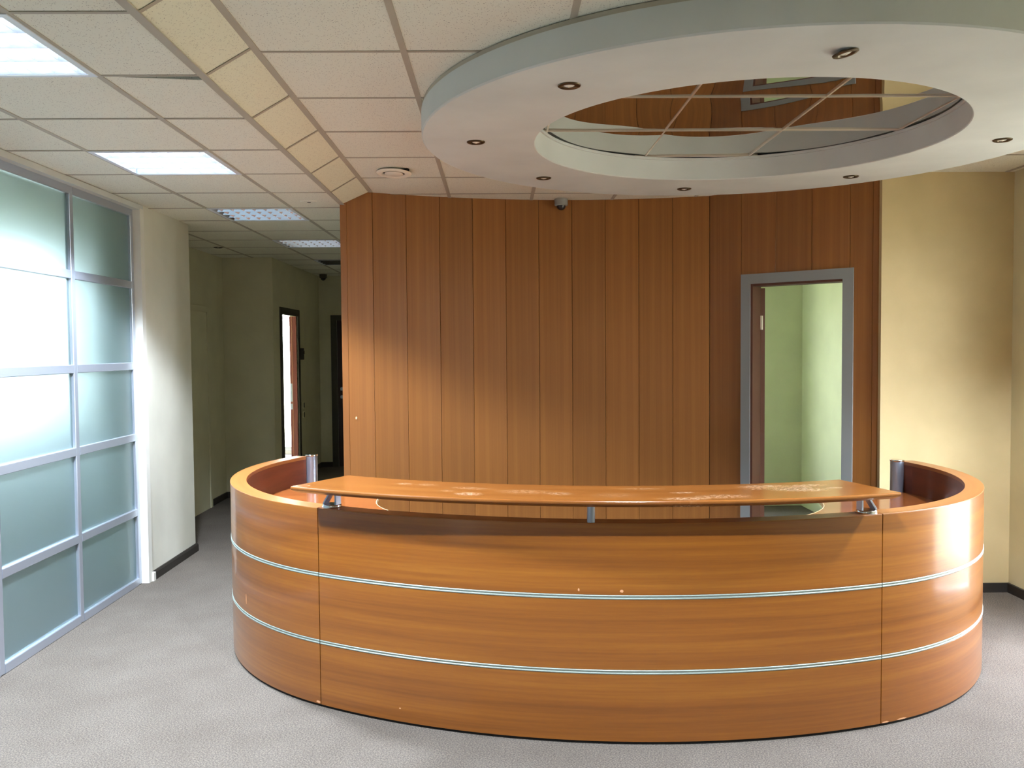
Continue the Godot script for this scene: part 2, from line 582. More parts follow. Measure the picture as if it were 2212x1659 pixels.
func build_shell() -> void:
	# floor
	var f := MB.new()
	f.rect(-6.2, 5.0, -3.2, 14.2, -0.12, 0.0)
	solo("floor", f, M.carpet, "grey-beige worn carpet floor around the curved counter", "floor", "", "structure")
	# roof slab over everything, above the suspended ceilings
	solo("ceiling_slab", MB.new().rect(-2.6, 3.44, -3.12, 6.75, TOP, TOP + 0.15).rect(-6.0, -2.55, 0.88, 7.05, TOP + 0.001, TOP + 0.15).rect(-3.07, -0.96, 6.2, 12.17, TOP + 0.002, TOP + 0.15).rect(-5.1, -2.38, 9.7, 13.7, TOP + 0.003, TOP + 0.15).rect(0.65, 3.16, 5.6, 8.85, TOP + 0.004, TOP + 0.15), M.plenum, "dark concrete slab above the hanging ceiling grid", "ceiling", "", "structure")
	# right wall with the large window that lights the carpet beside the counter
	var wr := MB.new()
	slab(wr, Vector2(3.318, -3.1), Vector2(3.318, 5.6), Vector2(0.12, 0), 0, TOP, [[6.75, 7.7, 0.12, 2.45]])
	solo("wall_right", wr, M.cream, "pale wall at the right edge, meeting the yellow wall in a corner", "wall", "", "structure")
	window("window_1", "tall window in the right-hand wall beside the counter's end", Vector2(3.378, 3.65), Vector2(3.378, 4.6), 0.12, 2.45, 1)
	# yellow wall behind the counter's right end
	solo("wall_yellow", slab(MB.new(), Vector2(2.466, 5.6), Vector2(3.438, 5.6), Vector2(0, 0.1), 0, TOP), M.yellow, "plain yellow painted wall to the right of the wood panelling", "wall", "", "structure")
	solo("baseboard_right", MB.new().rect(2.47, 3.318, 5.584, 5.6, 0, 0.06).rect(3.302, 3.318, 4.6, 5.584, 0, 0.06), M.baseboard, "dark baseboard along the foot of the yellow wall", "baseboard", "", "structure")
	# wall behind the camera with windows
	var wb := MB.new()
	slab(wb, Vector2(-2.6, -3.0), Vector2(3.438, -3.0), Vector2(0, -0.12), 0, TOP, [[1.1, 1.6, 1.2, 1.9]])
	solo("wall_front", wb, M.white_wall, "white wall with a small window behind the viewer", "wall", "", "structure")
	window("window_2", "small window in the wall behind the viewer", Vector2(-1.5, -3.06), Vector2(-1.0, -3.06), 1.2, 1.9, 1)
	# left wall: white before the partition, the pier after it
	solo("wall_left", slab(MB.new(), Vector2(-2.478, -3.0), Vector2(-2.478, 0.98), Vector2(-0.12, 0), 0, TOP), M.white_wall, "white wall nearer than the frosted glass partition", "wall", "", "structure")
	solo("wall_pier", MB.new().rect(-2.97, -2.44, 6.09, 7.05, 0, TOP), M.white_wall, "white painted wall pier between the frosted glass partition and the dark corridor", "wall", "", "structure")
	solo("trim_pier", MB.new().rect(-2.50, -2.428, 6.075, 6.135, 0, 2.585), M.bright_room, "bright white plaster strip between glass partition and white pier", "trim", "", "structure")
	var bp := struct("baseboard_pier", "dark baseboard at the foot of the white pier", "baseboard", Vector3(-2.43, 0, -6.6))
	part("board", MB.new().sweep(PackedVector2Array([Vector2(0.0, -0.44), Vector2(0.0, 0.46)]), PackedVector2Array([Vector2.RIGHT, Vector2.RIGHT]), PackedVector2Array([Vector2(-0.012, 0), Vector2(0.012, 0), Vector2(0.01, 0.05), Vector2(0.0, 0.062), Vector2(-0.012, 0.062)])), M.baseboard, bp)
	part("end_cap", MB.new().rect(-0.012, 0.016, -0.475, -0.44, 0, 0.06), M.bright_room, bp, "chipped white end of the baseboard")
	# glazed partition neighbours: the room behind it
	var rl := MB.new()
	slab(rl, Vector2(-5.9, 6.95), Vector2(-2.97, 6.95), Vector2(0, 0.1), 0, TOP, [[0.2, 2.3, 1.05, 2.45]])
	slab(rl, Vector2(-5.9, 0.9), Vector2(-5.9, 7.05), Vector2(-0.1, 0), 0, TOP)
	slab(rl, Vector2(-5.9, 0.98), Vector2(-2.478, 0.98), Vector2(0, -0.1), 0, TOP)
	solo("wall_side_room", rl, M.side_room, "grey-green walls of the room seen blurred behind the frosted glass", "wall", "", "structure")
	window("window_3", "bright window of the room behind the frosted glass", Vector2(-5.7, 7.0), Vector2(-3.6, 7.0), 1.05, 2.45, 2)
	solo("ceiling_side_room", MB.new().rect(-5.9, -2.56, 0.98, 6.95, 2.7, 2.74), M.plaster, "white ceiling of the room behind the frosted glass", "ceiling", "", "structure")

# ---------------------------------------------------------------- curved panelled wall and its doorway
func build_wood_wall() -> void:
	var w := struct("wall_back", "curved wall of upright orange-brown wood panels behind the counter", "wall")
	var flat_t := (FLAT_B - FLAT_A).normalized()
	var flat_n := Vector2(flat_t.y, -flat_t.x)      # into the room
	if flat_n.dot(-FLAT_A) < 0:
		flat_n = -flat_n
	var flat_l := FLAT_A.distance_to(FLAT_B)
	var at_arc := func(s: float, r: float) -> Vector2:
		var a := s / ARC_R
		return ARC_C + Vector2(sin(a), cos(a)) * r
	# core behind the panels
	var core := MB.new()
	var poly := PackedVector2Array()
	for i in 25:
		poly.append(at_arc.call(lerpf(-1.715, 0.985, i / 24.0), ARC_R + 0.016))
	for i in 25:
		poly.append(at_arc.call(lerpf(0.985, -1.60, i / 24.0), ARC_R + 0.13))
	core.prism(poly, 0, TOP)
	slab(core, FLAT_A - flat_n * 0.016, FLAT_B - flat_n * 0.016, -flat_n * 0.11, 0, TOP, [[0.33, 0.983, 0, 2.055]])
	part("wall_core", core, M.leaf_dark, w)
	# panels on the arc
	var seams := [-1.716]
	for k in range(-6, 5):
		seams.append(-0.033 + 0.2487 * k)
	var panel := func(a: Vector2, b: Vector2, y0: float, y1: float, k: int) -> void:
		var t := (b - a).normalized()
		var l := a.distance_to(b) - 0.0017
		var n := Vector2(t.y, -t.x)
		if n.dot(-a) < 0:
			n = -n
		var m := MB.new()
		m.sweep(PackedVector2Array([Vector2.ZERO, Vector2(l, 0)]), PackedVector2Array([Vector2(0, -1), Vector2(0, -1)]), PackedVector2Array([Vector2(-0.014, y0), Vector2(-0.002, y0), Vector2(0, y0 + 0.002), Vector2(0, y1), Vector2(-0.014, y1)]))
		m = MB.new()
		# upright board with chamfered long edges, front at z = 0 facing +z
		var hw := l / 2
		var pr := [Vector2(-hw, -0.014), Vector2(-hw, -0.002), Vector2(-hw + 0.0018, 0), Vector2(hw - 0.0018, 0), Vector2(hw, -0.002), Vector2(hw, -0.014)]
		var uo := 0.13 * k
		for i in pr.size():
			var p0: Vector2 = pr[i]
			var p1: Vector2 = pr[(i + 1) % pr.size()]
			var u0 := (p0.x + hw) / 0.26 + uo
			var u1 := (p1.x + hw) / 0.26 + uo
			m.quad(Vector3(p0.x, y0, p0.y), Vector3(p1.x, y0, p1.y), Vector3(p1.x, y1, p1.y), Vector3(p0.x, y1, p0.y), Vector2(u0, 1 - y0 / 2.8), Vector2(u1, 1 - y0 / 2.8), Vector2(u1, 1 - y1 / 2.8), Vector2(u0, 1 - y1 / 2.8))
		var o := part("wood_panel", m, M.wall_wood[k % 4], w)
		var c := (a + b) / 2
		var jitter := 0.0006 * ((k * 37) % 5 - 2)
		o.transform = Transform3D(Basis(MB.p(t, 0), Vector3.UP, MB.p(n, 0)), MB.p(c - n * 0.001 + n * jitter, 0))
	for i in seams.size() - 1:
		panel.call(at_arc.call(seams[i], ARC_R), FLAT_A if i == seams.size() - 2 else at_arc.call(seams[i + 1], ARC_R), 0.0, TOP, i)
	# flat run with the doorway
	var fs := [0.0, 0.251, 0.507, 0.763, 1.02, flat_l - 0.04]
	for i in fs.size() - 1:
		var low := 2.06 if i in [1, 2, 3] else 0.0
		panel.call(FLAT_A + flat_t * fs[i], FLAT_A + flat_t * fs[i + 1], low, TOP, i + 13)
	# edge trims
	var e0: Vector2 = at_arc.call(-1.763, ARC_R)
	var e1: Vector2 = at_arc.call(-1.718, ARC_R)
	var tn: Vector2 = (ARC_C - e0).normalized()
	part("edge_trim", MB.new().prism(PackedVector2Array([e0, e1, e1 + Vector2(0.03, 0.11), e0 + Vector2(0.018, 0.12)]), 0, TOP), M.wall_trim, w)
	var q := FLAT_B - flat_t * 0.039
	part("edge_trim", MB.new().prism(PackedVector2Array([q - flat_n * 0.015, q + flat_n * 0.003, q + flat_t * 0.03 + flat_n * 0.008, FLAT_B + flat_n * 0.003, FLAT_B - flat_n * 0.015]), 0, TOP), M.wall_trim, w)
	# white spot where the laminate is knocked off
	var sp: Vector2 = at_arc.call(-1.668, ARC_R - 0.001)
	var chip := MB.new()
	for i in 5:
		var a := Vector2(cos(i * 1.3), sin(i * 1.3)) * (0.012 if i % 2 else 0.006)
		var b := Vector2(cos(i * 1.3 + 1.3), sin(i * 1.3 + 1.3)) * 0.011
		var sx := Vector3(0.86, 0, 0.5)
		var c0 := MB.p(sp, 1.13) + MB.p(tn, 0) * 0.003
		chip.tri(c0, c0 + sx * a.x + Vector3.UP * a.y, c0 + sx * b.x + Vector3.UP * b.y)
	part("chip", chip, M.edge, w, "small white chip in the laminate")
	# doorway
	var mid := FLAT_A + flat_t * 0.65
	var d := struct("door_1", "open doorway with grey frame in the wood panelled wall, green room behind", "door", MB.p(mid, 0))
	var base := d.position
	var F := func(s: float, o: float) -> Vector2: return FLAT_A + flat_t * s + flat_n * o
	var box := func(s0: float, s1: float, o0: float, o1: float, y0: float, y1: float) -> MB:
		var m := MB.new()
		m.prism(PackedVector2Array([F.call(s0, o0), F.call(s1, o0), F.call(s1, o1), F.call(s0, o1)]), y0, y1)
		for i in m.v.size():
			m.v[i] -= base
		return m
	# mitred casing
	for side in [[0.254, 0.324], [0.977, 1.047]]:
		part("casing", box.call(side[0], side[1], 0.0, 0.014, 0, 2.052), M.frame_grey, d)
	part("casing", box.call(0.254, 1.047, 0.0, 0.0138, 2.052, 2.122), M.frame_grey, d)
	for side in [[0.324, 0.340], [0.973, 0.983]]:
		part("jamb", box.call(side[0], side[1], -0.13, 0.004, 0, 2.04), M.reveal, d)
	part("jamb", box.call(0.324, 0.983, -0.13, 0.004, 2.036, 2.056), M.reveal, d)
	# the leaf stands open inside the room, edge towards us
	var hinge: Vector3 = MB.p(F.call(0.345, -0.15), 0) - base
	var dir := MB.p(-flat_n * 0.8 - flat_t * 0.6, 0)
	var side := dir.cross(Vector3.UP)
	var lf := part("door_leaf", MB.new().bar(hinge + dir * 0.33 + Vector3.UP * 1.02, side * 0.019, dir * 0.32, Vector3.UP * 1.01, 0.002), M.leaf_brown, d)
	for y in [0.3, 1.78]:
		part("hinge", box.call(0.341, 0.352, -0.14, -0.118, y - 0.05, y + 0.05), M.plastic, lf)
	# green room
	var g := MB.new()
	slab(g, Vector2(0.85, 8.75), Vector2(3.06, 8.75), Vector2(0, 0.1), 0, TOP, [[0.35, 1.3, 0.7, 2.5]])
	slab(g, Vector2(3.06, 5.7), Vector2(3.06, 8.85), Vector2(0.1, 0), 0, TOP)
	slab(g, Vector2(0.75, 6.72), Vector2(0.75, 8.85), Vector2(-0.1, 0), 0, TOP)
	solo("wall_green_room", g, M.green, "pale green walls of the room seen through the grey-framed doorway", "wall", "", "structure")
	solo("ceiling_green_room", MB.new().rect(0.75, 3.06, 6.0, 8.75, 2.72, 2.75), M.plaster, "white ceiling of the green room behind the panelling", "ceiling", "", "structure")
	window("window_4", "window in the green room, out of sight beside the doorway", Vector2(1.2, 8.8), Vector2(2.15, 8.8), 0.7, 2.5, 1)

# ---------------------------------------------------------------- suspended ceilings
func clip(poly: PackedVector2Array, region: PackedVector2Array) -> Array:
	return Geometry2D.intersect_polygons(poly, region)

func rect_poly(x0: float, x1: float, d0: float, d1: float) -> PackedVector2Array:
	return PackedVector2Array([Vector2(x0, d0), Vector2(x1, d0), Vector2(x1, d1), Vector2(x0, d1)])

func build_ceiling() -> void:
	var right_region := PackedVector2Array([Vector2(-0.877, -2.99), Vector2(3.317, -2.99), Vector2(3.317, 5.599), Vector2(2.466, 5.599)])
	right_region.append(FLAT_A)
	for i in 21:
		var a := lerpf(0.97, -1.51, i / 20.0) / ARC_R
		right_region.append(ARC_C + Vector2(sin(a), cos(a)) * (ARC_R - 0.002))
	right_region.append(Vector2(-0.877, 6.22))
	var left_region := PackedVector2Array([Vector2(-2.477, -2.99), Vector2(-1.06, -2.99), Vector2(-1.06, 12.06), Vector2(-2.429, 12.06), Vector2(-2.429, 9.59), Vector2(-2.969, 9.59), Vector2(-2.969, 7.06), Vector2(-2.439, 7.06), Vector2(-2.439, 6.13), Vector2(-2.477, 6.13)])
	var c := struct("ceiling", "suspended ceiling of white mineral tiles in a pale metal grid", "ceiling")
	var zl := 3.253
	var zr := 3.298
	var g := 0.012
	# lamps take the place of tiles: column -2.037..-1.437, these rows
	var lamp_rows := [-1, 2, 5, 8, 11]
	# left field
	var xs := [-3.237, -2.637, -2.037, -1.437, -1.06]
	for k in range(-4, 15):
		for i in 4:
			if i == 2 and k in lamp_rows:
				continue
			var d0: float = zl + 0.6 * k
			var poly := rect_poly(xs[i] + 0.004, xs[i + 1] - 0.004, d0 + 0.004, d0 + 0.596)
			if i == 3 and k == 0:      # the displaced tile: its near edge has slid off the bar
				poly = PackedVector2Array([Vector2(xs[i] + 0.004, d0 + 0.012), Vector2(xs[i + 1] - 0.004, d0 + 0.064), Vector2(xs[i + 1] - 0.004, d0 + 0.596), Vector2(xs[i] + 0.004, d0 + 0.59)])
			for piece in clip(poly, left_region):
				var y := CEIL_L + 0.003 + rng.randf_range(-0.0008, 0.001)
				part("ceiling_tile", MB.new().prism(piece, y, y + 0.014), M.tile, c)
	part("ceiling_field", MB.new().rect(-2.477, -1.06, -2.99, zl - 2.4, CEIL_L + 0.003, CEIL_L + 0.017), M.tile, c)
	# sloping strip between the two levels
	var sl := Vector2(0.183, 0.099)
	for k in range(-3, 5):
		var d0 := zl + 0.6 * k + 0.003
		var d1 := minf(zl + 0.6 * k + 0.597, 6.19)
		var m := MB.new()
		var a := Vector2(-1.05, CEIL_L + 0.004)
		var b := Vector2(-0.885, CEIL_R + 0.001)
		var q := [Vector3(a.x, a.y, -d0), Vector3(b.x, b.y, -d0), Vector3(b.x, b.y, -d1), Vector3(a.x, a.y, -d1)]
		if k == 4:      # cut to the curved wall
			q[2].z = -6.19
			q[3].z = -6.10
		var u := Vector3.UP * 0.014
		m.quad(q[0], q[3], q[2], q[1])
		m.quad(q[0] + u, q[1] + u, q[2] + u, q[3] + u)
		m.quad(q[0], q[1], q[1] + u, q[0] + u)
		m.quad(q[2], q[3], q[3] + u, q[2] + u)
		part("slope_tile", m, M.slope_tile, c)
		var h := MB.new()
		var e := 0.012
		h.quad(Vector3(a.x, a.y - 0.003, -(d0 - e)), Vector3(a.x, a.y - 0.003, -(d0 + e * 0.6)), Vector3(b.x, b.y - 0.003, -(d0 + e * 0.6)), Vector3(b.x, b.y - 0.003, -(d0 - e)))
		part("grid_bar", h, M.crossbar, c)
	part("slope_field", MB.new().prism(rect_poly(-1.06, -0.877, -2.99, zl - 1.8), CEIL_L + 0.003, CEIL_R + 0.003), M.slope_tile, c)
	# right field
	var xr := [-0.877, -0.335, 0.265, 0.865, 1.465, 2.065, 2.665, 3.265, 3.318]
	for k in range(-3, 6):
		for i in 8:
			var d0: float = zr + 0.6 * k
			if (i == 6 and k == -1) or (i == 2 and k == -3):      # a lamp sits here
				continue
			var cells := clip(rect_poly(xr[i] + 0.004, xr[i + 1] - 0.004, d0 + 0.004, d0 + 0.596), right_region)
			if is_mirror(xr[i], xr[i + 1], d0):      # only what lies outside the mirrors, above the ring
				var outside := []
				for cell in cells:
					outside.append_array(Geometry2D.clip_polygons(cell, circle_poly(RING_C, 1.26)))
				cells = outside
			for piece in cells:
				var y := CEIL_R + 0.003 + rng.randf_range(-0.0008, 0.001)
				part("ceiling_tile", MB.new().prism(piece, y, y + 0.014), M.tile, c)
	part("ceiling_field", MB.new().rect(-0.877, 3.317, -2.99, zr - 1.8, CEIL_R + 0.003, CEIL_R + 0.017), M.tile, c)
	# grid bars: main runners along the depth, cross bars between
	for x in [-2.637, -2.037, -1.437]:
		for piece in clip(rect_poly(x - g, x + g, 0.5, 12.05), left_region):
			part("grid_bar", MB.new().prism(piece, CEIL_L, CEIL_L + 0.003), M.gridbar, c)
	part("grid_bar", MB.new().rect(-1.078, -1.046, 0.5, 12.05, CEIL_L - 0.001, CEIL_L + 0.004), M.gridbar, c)
	part("grid_bar", MB.new().rect(-0.893, -0.86, 0.5, 6.205, CEIL_R - 0.001, CEIL_R + 0.004), M.gridbar, c)
	for k in range(-3, 15):
		var d := zl + 0.6 * k
		for piece in clip(rect_poly(-3.0, -1.078, d - 0.008, d + 0.008), left_region):
			part("grid_bar", MB.new().prism(piece, CEIL_L + 0.0003, CEIL_L + 0.003), M.crossbar, c)
	for i in range(1, 8):
		for piece in clip(rect_poly(xr[i] - g, xr[i] + g, 0.5, 6.7), right_region):
			for rest in Geometry2D.clip_polygons(piece, circle_poly(RING_C, 1.2)):
				part("grid_bar", MB.new().prism(rest, CEIL_R, CEIL_R + 0.003), M.gridbar, c)
	for k in range(-3, 6):
		var d := zr + 0.6 * k
		for piece in clip(rect_poly(-0.86, 3.317, d - 0.008, d + 0.008), right_region):
			for rest in Geometry2D.clip_polygons(piece, circle_poly(RING_C, 1.2)):
				part("grid_bar", MB.new().prism(rest, CEIL_R + 0.0003, CEIL_R + 0.003), M.crossbar, c)
	# upstand closing the step between the two ceilings beyond the sloping strip
	solo("trim_cornice", MB.new().rect(-2.50, -2.43, 0.98, 6.13, 2.575, CEIL_L), M.plaster, "pale strip along the ceiling above the frosted glass partition", "trim", "", "structure")

func circle_poly(c: Vector2, r: float) -> PackedVector2Array:
	var q := PackedVector2Array()
	for i in 64:
		q.append(c + Vector2(cos(TAU * i / 64), sin(TAU * i / 64)) * r)
	return q

func is_mirror(x0: float, x1: float, d0: float) -> bool:
	var p := Vector2(clampf(RING_C.x, x0, x1), clampf(RING_C.y, d0, d0 + 0.6))
	return p.distance_to(RING_C) < 1.0

# ---------------------------------------------------------------- round dropped ring with mirrors inside
func build_ring() -> void:
	var y0 := 1.612 + 0.97
	var r := thing("ceiling_ring", "large round dropped plaster ceiling ring hanging above the counter", "ceiling ring", MB.p(RING_C, y0))
	var a := arc(Vector2.ZERO, 1.0, 0, 360, 144)
	var pts: PackedVector2Array = a[1].slice(0, 144)
	var h := CEIL_R - y0
	# underside and both upright faces in one continuous plaster body
	part("ring_body", MB.new().sweep(pts, pts, PackedVector2Array([Vector2(-0.028, h - 0.001), Vector2(-0.028, 0.004), Vector2(-0.024, 0.0), Vector2(0.494, 0.0), Vector2(0.5, 0.006), Vector2(0.5, h - 0.018), Vector2(0.485, h - 0.018), Vector2(0.485, h - 0.001)]), true), M.plaster, r)
	part("edge_strip", MB.new().sweep(pts, pts, PackedVector2Array([Vector2(0.485, h - 0.0178), Vector2(0.497, h - 0.0178), Vector2(0.497, h - 0.0005), Vector2(0.485, h - 0.0005)]), true), M.gridbar, r, "grey strip along the top of the ring")
	part("inner_lip", MB.new().sweep(pts, pts, PackedVector2Array([Vector2(-0.04, h - 0.016), Vector2(-0.0285, h - 0.016), Vector2(-0.0285, h - 0.002), Vector2(-0.04, h - 0.002)]), true), M.plaster, r)
	# mirrors: slightly bowed panels in the same grid
	var mc := thing("mirror_ceiling", "mirror panels in shiny bars inside the round ceiling ring", "mirror", MB.p(RING_C, CEIL_R))
	var xr := [-0.877, -0.335, 0.265, 0.865, 1.465, 2.065, 2.665, 3.265]
	var r2 := RandomNumberGenerator.new()
	r2.seed = 4
	for k in range(-2, 5):
		for i in 7:
			var d0 := 3.298 + 0.6 * k
			if not is_mirror(xr[i], xr[i + 1], d0):
				continue
			var pieces := clip(rect_poly(xr[i] + 0.004, xr[i + 1] - 0.004, d0 + 0.004, d0 + 0.596), circle_poly(RING_C, 1.25))
			if pieces.is_empty():
				continue
			var m := MB.new()
			var n := 10
			var c := Vector2((xr[i] + xr[i + 1]) / 2, d0 + 0.3)
			var bow := r2.randf_range(0.002, 0.0042)
			var tx := r2.randf_range(-0.004, 0.004)
			var tz := r2.randf_range(-0.005, 0.005)
			var cub := r2.randf_range(-0.003, 0.003)
			var hx: float = (xr[i + 1] - xr[i]) / 2 - 0.004
			var P := func(u: float, w: float) -> Array:
				var y := 0.0045 - bow * (1 - u * u) * (1 - w * w) * 1.2 + tx * u * 0.3 + cub * u * u * u + tz * w * 0.3
				var yu := bow * 2 * u * (1 - w * w) * 1.2 + tx * 0.3 + 3 * cub * u * u
				var yw := bow * 2 * w * (1 - u * u) * 1.2 + tz * 0.3
				var nn := Vector3(yu / hx, -1, -yw / 0.296).normalized()
				return [MB.p(c + Vector2(u * hx, w * 0.296) - RING_C, y), nn]
			for iu in n:
				for iw in n:
					var u0 := -1 + 2.0 * iu / n
					var u1 := -1 + 2.0 * (iu + 1) / n
					var w0 := -1 + 2.0 * iw / n
					var w1 := -1 + 2.0 * (iw + 1) / n
					if (c + Vector2((u0 + u1) / 2 * hx, (w0 + w1) / 2 * 0.296)).distance_to(RING_C) > 1.12:
						continue
					var A: Array = P.call(u0, w0)
					var B: Array = P.call(u0, w1)
					var C: Array = P.call(u1, w1)
					var D: Array = P.call(u1, w0)
					m.quad(A[0], B[0], C[0], D[0], Vector2.ZERO, Vector2.RIGHT, Vector2.ONE, Vector2.DOWN, [A[1], B[1], C[1], D[1]])
					var u := Vector3.UP * 0.004
					m.quad(A[0] + u, D[0] + u, C[0] + u, B[0] + u)
			part("mirror_panel", m, M.mirror, mc)
	for x in [0.265, 0.865, 1.465, 2.065]:
		for piece in clip(rect_poly(x - 0.004, x + 0.004, 2.5, 6.0), circle_poly(RING_C, 0.99)):
			var q := PackedVector2Array()
			for s in piece:
				q.append(s - RING_C)
			part("mirror_bar", MB.new().prism(q, -0.0012, 0.012), M.chrome_bar, mc)
	for d in [3.298, 3.898, 4.498, 5.098]:
		for piece in clip(rect_poly(-1, 3, d - 0.005, d + 0.005), circle_poly(RING_C, 0.99)):
			var q := PackedVector2Array()
			for s in piece:
				q.append(s - RING_C)
			part("mirror_bar", MB.new().prism(q, -0.0016, 0.012), M.chrome_bar, mc)
	# downlights at every 45 degrees
	var where := ["nearest the camera in the ring's middle, hanging askew", "in the ring's near left part", "at the ring's left end", "in the ring's far left part, above the wood wall's left half", "at the far middle of the ring, above the wood wall", "in the ring's far right part, above the grey-framed doorway", "at the ring's right end, by the picture edge"]
	var deg := [270, 225, 180, 135, 90, 45, 0]
	for i in 7:
		var p := RING_C + Vector2(cos(deg_to_rad(deg[i])), sin(deg_to_rad(deg[i]))) * 1.25
		downlight(MB.p(p, y0), "small round recessed downlight " + where[i], "downlights in the ceiling ring", M.bezel, i == 0)

func downlight(at: Vector3, label: String, group: String, bez: Material, askew := false) -> void:
	var d := thing("downlight", label, "downlight", at, group)
	part("bezel", MB.new().lathe(PackedVector2Array([Vector2(0.018, 0.012), Vector2(0.021, 0.0), Vector2(0.027, -0.006), Vector2(0.036, -0.007), Vector2(0.042, -0.004), Vector2(0.0435, 0.0)]), Vector3.ZERO, 28), bez, d)
	part("lens", MB.new().lathe(PackedVector2Array([Vector2(0.0, -0.0055), Vector2(0.012, -0.005), Vector2(0.0205, -0.001)]), Vector3.ZERO, 24), M.lens, d)
	part("lamp_pin", MB.new().lathe(PackedVector2Array([Vector2(0.0, -0.0075), Vector2(0.004, -0.007), Vector2(0.005, -0.004)]), Vector3.ZERO, 12), M.plastic, d)
	if askew:
		d.rotation = Vector3(0.0, 0.0, 0.2)
		d.position.y -= 0.005

# ---------------------------------------------------------------- frosted glass partition
func build_partition() -> void:
	var p := thing("glass_partition", "tall frosted glass partition in a silver frame along the left wall", "partition", Vector3(-2.478, 0, -3.6))
	var zs := [0.995, 1.82, 2.665, 3.51, 4.355, 5.2, 6.045]
	var ys := [0.025, 0.505, 1.022, 1.510, 2.062, 2.553]
	for z in zs:
		part("stile", MB.new().bar(Vector3(-0.02, 1.29, 3.6 - z), Vector3(0.022, 0, 0), Vector3(0, 0, 0.022), Vector3(0, 1.285, 0), 0.003), M.aluminium, p)
	for i in zs.size() - 1:
		var c: float = (zs[i] + zs[i + 1]) / 2
		var half: float = (zs[i + 1] - zs[i]) / 2 - 0.0222
		for y in ys:
			part("rail", MB.new().bar(Vector3(-0.018, y, 3.6 - c), Vector3(0.021, 0, 0), Vector3(0, 0.025, 0), Vector3(0, 0, half), 0.003), M.aluminium, p)
		for j in ys.size() - 1:
			var yc: float = (ys[j] + ys[j + 1]) / 2
			var hy: float = (ys[j + 1] - ys[j]) / 2 - 0.024
			part("glass_pane", MB.new().bar(Vector3(-0.02, yc, 3.6 - c), Vector3(0.004, 0, 0), Vector3(0, hy, 0), Vector3(0, 0, half)), M.frosted, p)

